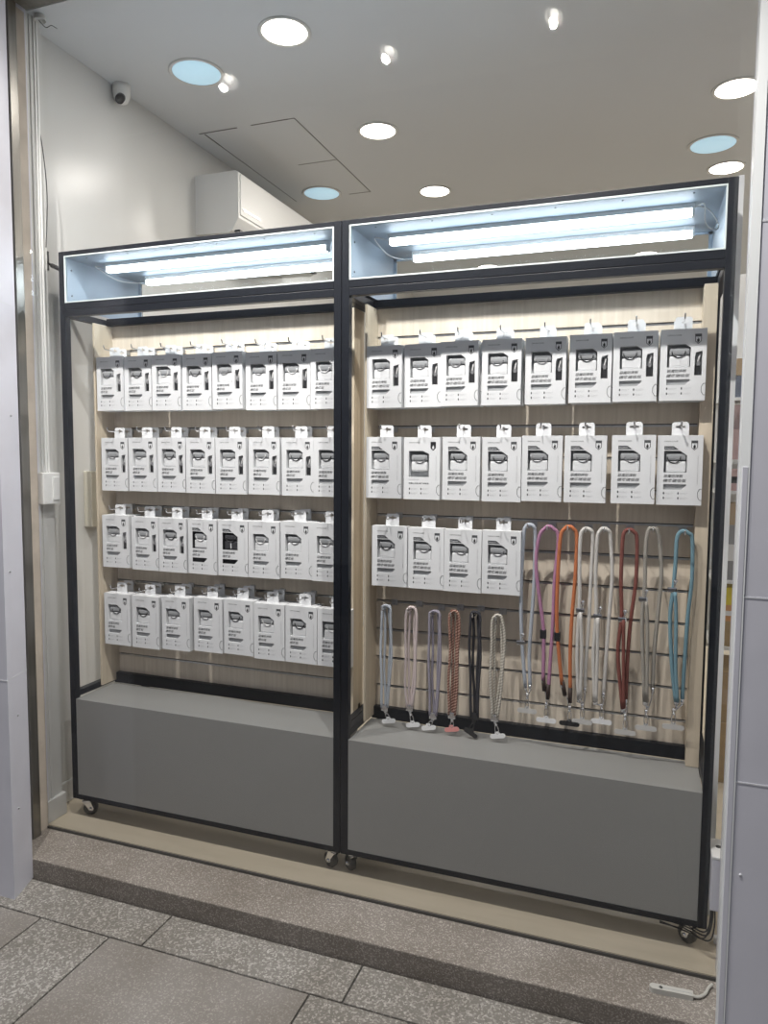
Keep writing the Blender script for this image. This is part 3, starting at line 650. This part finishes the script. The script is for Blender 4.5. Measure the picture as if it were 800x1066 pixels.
LONG = [
 ('c_pale', 'pale blue grey cord phone strap, leftmost of the long straps', [[(0.416, 1.17), (0.398, 1.128), (0.394, 0.953), (0.4, 0.801), (0.414, 0.656)], [(0.416, 1.17), (0.433, 1.137), (0.433, 0.994), (0.428, 0.88), (0.423, 0.765), (0.428, 0.657)], [], (0.42, 0.579), (0.396, 0.797)], 'tab_clear'),
 ('c_pink', 'orchid pink cord phone strap with black slider and white tab', [[(0.475, 1.167), (0.445, 1.13), (0.439, 1.032), (0.464, 0.86), (0.468, 0.769), (0.468, 0.685)], [(0.475, 1.167), (0.503, 1.132), (0.495, 0.998), (0.493, 0.863), (0.488, 0.741), (0.485, 0.66)], [], (0.48, 0.556), (0.465, 0.83)], 'tab_white'),
 ('c_orange', 'bright orange cord phone strap with black slider and black tab', [[(0.535, 1.169), (0.51, 1.133), (0.505, 0.999), (0.505, 0.886), (0.511, 0.804), (0.526, 0.677)], [(0.535, 1.169), (0.558, 1.135), (0.556, 1.002), (0.55, 0.89), (0.548, 0.777), (0.551, 0.657)], [], (0.551, 0.555), (0.508, 0.826)], 'black'),
 ('c_white', 'off white cord phone strap next to the orange one, with clear tab', [[(0.587, 1.165), (0.569, 1.135), (0.569, 1.04), (0.572, 0.929), (0.569, 0.779), (0.577, 0.637)], [(0.587, 1.165), (0.605, 1.137), (0.603, 1.005), (0.6, 0.857), (0.595, 0.745), (0.595, 0.669)], [(0.576, 0.907), (0.583, 0.781), (0.582, 0.645)], (0.589, 0.566), (0.575, 0.914)], 'tab_clear'),
 ('c_white', 'off white cord phone strap with bright white tab, left of the rust red one', [[(0.638, 1.167), (0.618, 1.13), (0.617, 1.006), (0.622, 0.911), (0.617, 0.784), (0.625, 0.635)], [(0.638, 1.167), (0.656, 1.139), (0.664, 1.024), (0.659, 0.899), (0.654, 0.773), (0.65, 0.661)], [(0.627, 0.896), (0.629, 0.785), (0.629, 0.636)], (0.646, 0.574), (0.626, 0.9)], 'tab_white'),
 ('c_red', 'dark rust red cord phone strap with metal slider', [[(0.709, 1.167), (0.691, 1.134), (0.69, 1.011), (0.695, 0.902), (0.688, 0.791), (0.706, 0.623)], [(0.709, 1.167), (0.731, 1.136), (0.732, 1.014), (0.722, 0.904), (0.716, 0.794), (0.715, 0.647)], [(0.701, 0.895), (0.704, 0.793), (0.71, 0.627)], (0.715, 0.55), (0.697, 0.896)], 'tab_clear'),
 ('c_camo', 'taupe and white striped cord phone strap between the red and blue ones', [[(0.774, 1.173), (0.756, 1.122), (0.757, 1.015), (0.755, 0.965), (0.754, 0.871), (0.768, 0.653)], [(0.774, 1.173), (0.795, 1.124), (0.802, 1.032), (0.796, 0.91), (0.79, 0.802), (0.79, 0.692)], [(0.763, 0.955), (0.769, 0.872), (0.774, 0.654)], (0.774, 0.571), (0.754, 0.961)], 'tab_clear'),
 ('c_blue', 'sky blue cord phone strap, rightmost of the long straps', [[(0.859, 1.169), (0.84, 1.141), (0.839, 1.077), (0.836, 0.999), (0.83, 0.913), (0.84, 0.771), (0.854, 0.664)], [(0.859, 1.169), (0.882, 1.143), (0.885, 1.024), (0.878, 0.917), (0.874, 0.774), (0.872, 0.666)], [(0.841, 0.989), (0.846, 0.915), (0.85, 0.772), (0.859, 0.664)], (0.85, 0.585), (0.833, 0.995)], 'tab_clear')]
for (k, lab, (Lf, Rt, Ex, tb, sl), tk) in LONG:
    t = thing('phone_strap', lab, 'phone strap', (tb[0], Yc, tb[1]), 'long cord straps')
    hx, hz = Lf[0]; R_ = 0.0056
    q = MB()
    path = [Vector((x, Yc - 0.002, z)) for x, z in reversed(Lf[1:])] + [Vector((hx - 0.012, Yc, hz - 0.006)), Vector((hx, Yc, hz)), Vector((hx + 0.012, Yc, hz - 0.006))] + [Vector((x, Yc + 0.004, z)) for x, z in Rt[1:]]
    q.tube(smooth_path(path, 6), R_, k, 10)
    if Ex: q.tube(smooth_path([Vector((x, Yc - 0.008, z)) for x, z in Ex], 6), R_ * 0.9, k, 10)
    q.build('cord', t)
    join = (tb[0], tb[1] + 0.045)
    if k in ('c_pink', 'c_orange'):
        e = MB()
        for P in (Lf[-1], Rt[-1]): e.tube([(P[0], Yc, P[1] + 0.012), (P[0] * 0.6 + tb[0] * 0.4, Yc, P[1] - 0.035)], 0.0065, 'leather', 10)
        e.build('cord_end', t)
    e = MB()
    for P in [Lf[-1], Rt[-1]] + ([Ex[-1]] if Ex else []):
        e.tube([(P[0], Yc, P[1] + 0.006), (P[0], Yc, P[1] - 0.010)], 0.0056, 'chrome', 10)
        e.tube(smooth_path([(P[0], Yc, P[1] - 0.010), ((P[0] + join[0]) / 2 + 0.003, Yc - 0.003, (P[1] + join[1]) / 2), (join[0], Yc, join[1])], 4), 0.002, 'chrome', 6)
    e.build('cord_cap', t)
    clasp_part(t, join[0], join[1] + 0.012, tb[0], tb[1] + 0.008)
    slider_part(t, sl[0], sl[1], 'black' if k in ('c_pink', 'c_orange') else 'chrome')
    tab_part(t, tb[0], tb[1], tk)
    place_hook(hx, hz - R_ - 0.0025, 'metal hook holding the ' + {'c_pale': 'pale blue grey', 'c_pink': 'pink', 'c_orange': 'orange', 'c_red': 'rust red', 'c_camo': 'taupe striped', 'c_blue': 'sky blue'}.get(k, 'off white clear tab' if tk == 'tab_clear' else 'off white white tab') + ' long strap', 'hooks holding long straps')
SHORT = [
 ('s_ice', 'icy blue striped looped cord strap, leftmost of the short straps', [(-0.054, 0.881), (-0.069, 0.85), (-0.07, 0.732), (-0.069, 0.62), (-0.065, 0.531)], [(-0.054, 0.881), (-0.037, 0.853), (-0.034, 0.735), (-0.038, 0.624), (-0.048, 0.533)], (-0.043, 0.484), 'tab_white'),
 ('s_blush', 'blush pink looped short cord strap with white tab', [(0.036, 0.882), (0.018, 0.857), (0.016, 0.726), (0.017, 0.623), (0.022, 0.542)], [(0.036, 0.882), (0.052, 0.86), (0.053, 0.744), (0.049, 0.626), (0.042, 0.544)], (0.043, 0.482), 'tab_white'),
 ('s_lilac', 'lilac grey patterned looped short cord strap', [(0.115, 0.876), (0.097, 0.849), (0.098, 0.734), (0.1, 0.617), (0.105, 0.525)], [(0.115, 0.876), (0.134, 0.852), (0.135, 0.737), (0.133, 0.621), (0.122, 0.525)], (0.098, 0.480), 'tab_white'),
 ('s_brown', 'brown checked looped short cord strap with pink tab', [(0.18, 0.881), (0.166, 0.855), (0.168, 0.755), (0.166, 0.64), (0.167, 0.535)], [(0.18, 0.881), (0.197, 0.858), (0.196, 0.758), (0.193, 0.643), (0.189, 0.535)], (0.177, 0.485), 'tab_pink'),
 ('s_black', 'charcoal black looped short cord strap', [(0.25, 0.883), (0.234, 0.854), (0.234, 0.762), (0.237, 0.655), (0.243, 0.54)], [(0.25, 0.883), (0.266, 0.856), (0.268, 0.765), (0.266, 0.658), (0.262, 0.54)], (0.240, 0.482), 'black'),
 ('s_cream', 'cream looped cord strap, rightmost of the short straps', [(0.323, 0.879), (0.306, 0.853), (0.303, 0.754), (0.305, 0.641), (0.31, 0.545)], [(0.323, 0.879), (0.339, 0.856), (0.346, 0.773), (0.339, 0.66), (0.328, 0.545)], (0.329, 0.484), 'tab_white')]
for (k, lab, Lf, Rt, tb, tk) in SHORT:
    t = thing('looped_phone_strap', lab, 'phone strap', (tb[0], Yc, tb[1]), 'short looped straps')
    hx, hz = Lf[0]; q = MB()
    for j, (dx, dy) in enumerate(((0, -0.005), (0.0085, 0.006))):
        path = [Vector((x + dx, Yc + dy, z)) for x, z in reversed(Lf[1:])] + [Vector((hx - 0.010, Yc + dy, hz - 0.004 - dx * 0.3)), Vector((hx, Yc + dy, hz - dx * 0.3)), Vector((hx + 0.010, Yc + dy, hz - 0.004 - dx * 0.3))] + [Vector((x - dx, Yc + dy, z)) for x, z in Rt[1:]]
        sp = smooth_path(path, 5)
        for i, p in enumerate(sp):
            p.x += 0.0015 * math.sin(i * 0.7 + j * 2 + hx * 40)
        q.tube(sp, 0.0044, k, 8)
    q.build('cord', t)
    cx = (Lf[-1][0] + Rt[-1][0]) / 2; cz = Lf[-1][1]
    e = MB(); e.box(cx - 0.013, cx + 0.013, Yc - 0.008, Yc + 0.009, cz - 0.012, cz + 0.010, 'chrome' if k != 's_black' else 'black', 0.003)
    e.build('cord_cap', t)
    clasp_part(t, cx, cz - 0.012, tb[0], tb[1] + 0.006, k='chrome' if k != 's_black' else 'black')
    tab_part(t, tb[0], tb[1], tk, w=0.05, tilt=0.2 if tk != 'black' else -0.5)
    place_hook(hx, hz - 0.0044 - 0.0055, 'metal hook holding the ' + {'s_ice': 'icy blue', 's_blush': 'blush pink', 's_lilac': 'lilac grey', 's_brown': 'brown checked', 's_black': 'charcoal', 's_cream': 'cream'}[k] + ' short strap', 'hooks holding short straps')

# ------------------------------------------------------------------ other things in the shop
t = thing('air_conditioner', 'white wall mounted air conditioner above the left cabinet', 'air conditioner', (-1.38, 1.03, 2.45))
q = MB(); q.prism([(-1.38, 2.46), (-1.38, 2.742), (-1.15, 2.742), (-1.138, 2.73), (-1.138, 2.52), (-1.175, 2.462), (-1.20, 2.455)], 1.03, 1.95, 'plastic_white'); q.build('housing', t)
q = MB(); q.box(-1.139, -1.132, 1.045, 1.94, 2.535, 2.728, 'plastic_white', 0.002); q.build('front_panel', t)
q = MB(); q.box(-1.20, -1.145, 1.05, 1.93, 2.462, 2.470, 'black'); q.build('louver', t).rotation_euler = (0, 0, 0)
q = MB(); q.box(-1.133, -1.130, 1.06, 1.22, 2.560, 2.572, 'alu'); q.build('status_strip', t)

t = thing('security_camera', 'small white security camera with dark lens under the ceiling by the left wall', 'security camera', (-1.345, 0.46, 2.9))
q = MB(); q.lathe([(0.0005, 0.0), (0.036, 0.0), (0.036, -0.02), (0.034, -0.045), (0.024, -0.068), (0.0005, -0.08)], (-1.345, 0.46, 2.9), 'plastic_white', 32); q.build('housing', t)
q = MB(); q.tube([(-1.335, 0.445, 2.845), (-1.322, 0.418, 2.822)], 0.018, 'black', 20); q.tube([(-1.3225, 0.419, 2.823), (-1.320, 0.414, 2.8185)], 0.010, 'rubber', 16); q.build('lens', t)

t = thing('light_switch', 'white double wall switch with rocker on the left column', 'light switch', (-1.32, -0.04, 1.195))
q = MB(); q.box(-1.32, -1.285, -0.075, 0.005, 1.195, 1.31, 'plastic_white', 0.004); q.build('housing', t)
q = MB(); q.box(-1.286, -1.281, -0.032, -0.002, 1.21, 1.295, 'plastic_white', 0.002); q.build('rocker', t)
q = MB()
for y in (-0.030, -0.018): q.box(-1.33, -1.312, y - 0.004, y + 0.004, 1.31, 2.9, 'plastic_white', 0.002)
single(q, 'cable_conduit', 'thin white cable conduit running up from the wall switch to the ceiling', 'conduit', (-1.32, -0.024, 1.31))
t = thing('junction_box', 'ivory junction box on the wall, seen through the side of the left cabinet', 'junction box', (-1.38, 0.28, 1.08))
q = MB(); q.box(-1.375, -1.335, 0.22, 0.325, 1.085, 1.31, 'ivory', 0.004); q.build('housing', t)
q = MB(); q.tube(smooth_path([(-1.35, 0.29, 1.09), (-1.345, 0.292, 1.055), (-1.34, 0.33, 1.035), (-1.34, 0.39, 1.03)]), 0.003, 'black', 8); q.build('cable', t)
q = MB(); q.tube(smooth_path([(-1.318, -0.02, 2.55), (-1.312, -0.005, 2.45), (-1.308, 0.004, 2.3), (-1.312, -0.004, 2.12)]), 0.0018, 'black', 6)
single(q, 'loose_wire', 'thin dark wire curving down the white wall at the upper left', 'wire', (-1.318, -0.02, 2.12))
t = thing('wall_bracket', 'dark rod bracket between the left wall and the left cabinet top', 'bracket', (-1.375, 0.05, 2.07))
q = MB(); q.box(-1.375, -1.371, 0.03, 0.07, 2.06, 2.13, 'black', 0.001); q.build('plate', t)
q = MB(); q.tube([(-1.372, 0.05, 2.09), (-1.32, 0.03, 2.065)], 0.004, 'black', 10); q.tube([(-1.32, 0.03, 2.065), (-1.263, 0.012, 2.042)], 0.008, 'black', 12); q.build('rod', t)
t = thing('alarm_sensor', 'small white door sensor with a dangling wire in the top left glass corner', 'sensor', (-1.30, -0.045, 2.86))
q = MB(); q.lathe([(0.0005, 0.0), (0.017, -0.004), (0.02, -0.014), (0.02, -0.02)], (-1.285, -0.03, 2.90), 'lampwhite', 20); q.build('housing', t)
q = MB(); q.tube(smooth_path([(-1.29, -0.03, 2.882), (-1.27, -0.02, 2.86), (-1.245, -0.02, 2.862), (-1.225, -0.015, 2.85)]), 0.0012, 'black', 5); q.build('wire', t)

# white upright beside the right cabinet and what stands behind it
q = MB(); q.box(0.966, 0.982, 0.20, 0.30, 0.0, 2.17, 'whiteframe', 0.001)
single(q, 'white_upright', 'narrow white upright panel standing right of the right cabinet', 'panel', (0.974, 0.25, 0))
RX0, RX1, RY0, RY1 = 1.03, 1.75, 1.22, 1.55
t = thing('shelf_rack', 'white shelf rack seen through the gap beside the right pillar', 'shelf', (1.4, 1.38, 0))
q = MB()
for x in (RX1, 1.0): q.box(x, x + 0.02, RY1 - 0.02, RY1, 0, 2.2, 'plastic_white', 0.001)
q.box(RX0, RX1, RY1, RY1 + 0.012, 0.5, 2.2, 'plastic_white'); q.build('frame', t)
SH = [1.63, 1.374, 1.244, 0.867, 0.582]
for z in SH:
    q = MB(); q.box(RX0, RX1, RY0, RY1 - 0.02, z - 0.014, z, 'plastic_white', 0.001); q.build('shelf', t)
def good(name, lab, cat, x0, x1, z0, z1, k, extra=None, y0=1.235, y1=1.36):
    q = MB(); q.box(x0, x1, y0, y1, z0, z1, k, 0.002)
    if extra: q.box(x0 + 0.004, x1 - 0.004, y0 - 0.002, y0 + 0.01, z0 + (z1 - z0) * 0.35, z0 + (z1 - z0) * 0.65, extra, 0.0005)
    return single(q, name, lab, cat, ((x0 + x1) / 2, (y0 + y1) / 2, z0))
M['g_tan'] = mat('tan_box', (0.45, 0.33, 0.2), 0.6); M['g_blue'] = mat('slate_box', (0.13, 0.15, 0.2), 0.5); M['g_pink'] = mat('pink_box', (0.62, 0.42, 0.40), 0.5)
M['g_rose'] = mat('dusky_box', (0.34, 0.24, 0.23), 0.5); M['g_grey'] = mat('grey_box', (0.3, 0.3, 0.3), 0.5); M['g_yel'] = mat('yellow_box', (0.75, 0.60, 0.03), 0.5); M['g_or'] = mat('orange_box', (0.65, 0.32, 0.12), 0.5)
good('boxed_product', 'slate blue box with a tan top on the highest visible shelf behind the gap', 'product', 1.045, 1.15, 1.63, 1.72, 'g_blue')
good('boxed_product', 'small tan box lying on top of the slate blue box', 'product', 1.045, 1.13, 1.7205, 1.79, 'g_tan')
good('boxed_product', 'tall pale pink packet hanging below the highest visible shelf', 'product', 1.05, 1.16, 1.374, 1.50, 'g_pink')
good('boxed_product', 'dusky rose packet stacked on the tall pale pink one', 'product', 1.05, 1.15, 1.5005, 1.60, 'g_rose')
good('boxed_product', 'pink box with a black oval mark between two close shelves', 'product', 1.055, 1.16, 1.244, 1.335, 'g_pink', 'black')
good('boxed_product', 'tall dark grey box standing on the middle shelf behind the gap', 'product', 1.06, 1.17, 0.867, 1.10, 'g_grey', 'plastic_white')
good('boxed_product', 'brown box lying on the tall dark grey box', 'product', 1.06, 1.16, 1.1005, 1.19, 'g_tan')
good('boxed_product', 'bright yellow box on the lower shelf behind the gap', 'product', 1.075, 1.18, 0.76, 0.835, 'g_yel')
good('boxed_product', 'orange and white striped box under the bright yellow box', 'product', 1.075, 1.18, 0.69, 0.7595, 'g_or', 'plastic_white')
good('boxed_product', 'rough brown parcel at the bottom of the lower shelf stack', 'product', 1.075, 1.18, 0.582, 0.6895, 'card_brown')
good('cardboard_box', 'plain brown cardboard box on the floor under the shelf rack', 'cardboard box', 1.05, 1.35, 0.0, 0.26, 'card_brown', None, 1.20, 1.5)
good('cardboard_box', 'plain brown cardboard box stacked on another under the shelf rack', 'cardboard box', 1.05, 1.33, 0.2605, 0.48, 'card_brown', 'g_tan', 1.21, 1.5)

t = thing('power_box', 'white and grey power box with a black socket hole beside the right cabinet foot', 'power box', (0.968, 0.03, 0.15))
q = MB(); q.box(0.9515, 1.0, -0.0385, 0.065, 0.155, 0.300, 'pillar', 0.003); q.build('housing', t)
q = MB(); q.box(0.951, 1.003, -0.0395, 0.067, 0.3002, 0.308, 'plastic_white', 0.002); q.build('lid', t)
q = MB(); q.lathe([(0.0005, 0.0015), (0.007, 0.0015), (0.007, 0)], (0.972, 0.02, 0.308), 'black', 16); q.build('socket', t)
q = MB()
for i, (dx, dz) in enumerate(((0, 0), (0.006, 0.01), (0.012, -0.004), (0.003, 0.02))):
    q.tube(smooth_path([(0.956 + dx * 0.6, -0.02, 0.19), (0.954 + dx, -0.025, 0.11 + dz), (0.94 + dx, -0.02, 0.06 + dz), (0.90, 0.02 + dx, 0.045 + dz), (0.83, 0.06, 0.035 + dz)]), 0.0022, 'black', 6)
single(q, 'cable_bundle', 'thin black cables drooping from the power box to the caster', 'cable', (0.95, 0, 0.03))
q = MB(); q.box(0.975, 1.20, 0.06, 0.075, 0.0, 0.02, 'whiteframe', 0.002)
single(q, 'floor_strip', 'white strip lying on the floor behind the caster at the right', 'floor strip', (1.08, 0.07, 0))

t = thing('sensor_bar', 'worn white plastic bar with a screw and grey lead on the stone step', 'door sensor', (0.855, -0.172, -0.012))
q = MB(); n = 8; out = []
L0, L1, r = 0.802, 0.908, 0.0105
for i in range(n + 1): a = PI / 2 + PI * i / n; out.append((L0 + r + r * math.cos(a), -0.176 + r * math.sin(a)))
out += [(L1, -0.181), (L1, -0.160)]
q.prism_z(out, -0.012, 0.002, 'cable_grey'); q.prism_z([(L0 + 0.02, -0.1775), (L1 - 0.002, -0.1725), (L1 - 0.002, -0.171), (L0 + 0.02, -0.176)], 0.002, 0.0026, 'ink2'); q.build('housing', t)
q = MB(); q.lathe([(0.0005, 0.0035), (0.0045, 0.003), (0.0048, 0.002)], (0.83, -0.176, 0), 'rubber', 12); q.build('screw', t)
q = MB(); q.tube(smooth_path([(0.906, -0.171, -0.005), (0.922, -0.168, -0.006), (0.938, -0.150, -0.006), (0.948, -0.125, -0.005), (0.958, -0.11, -0.004)]), 0.004, 'cable_grey', 8); q.build('lead', t)
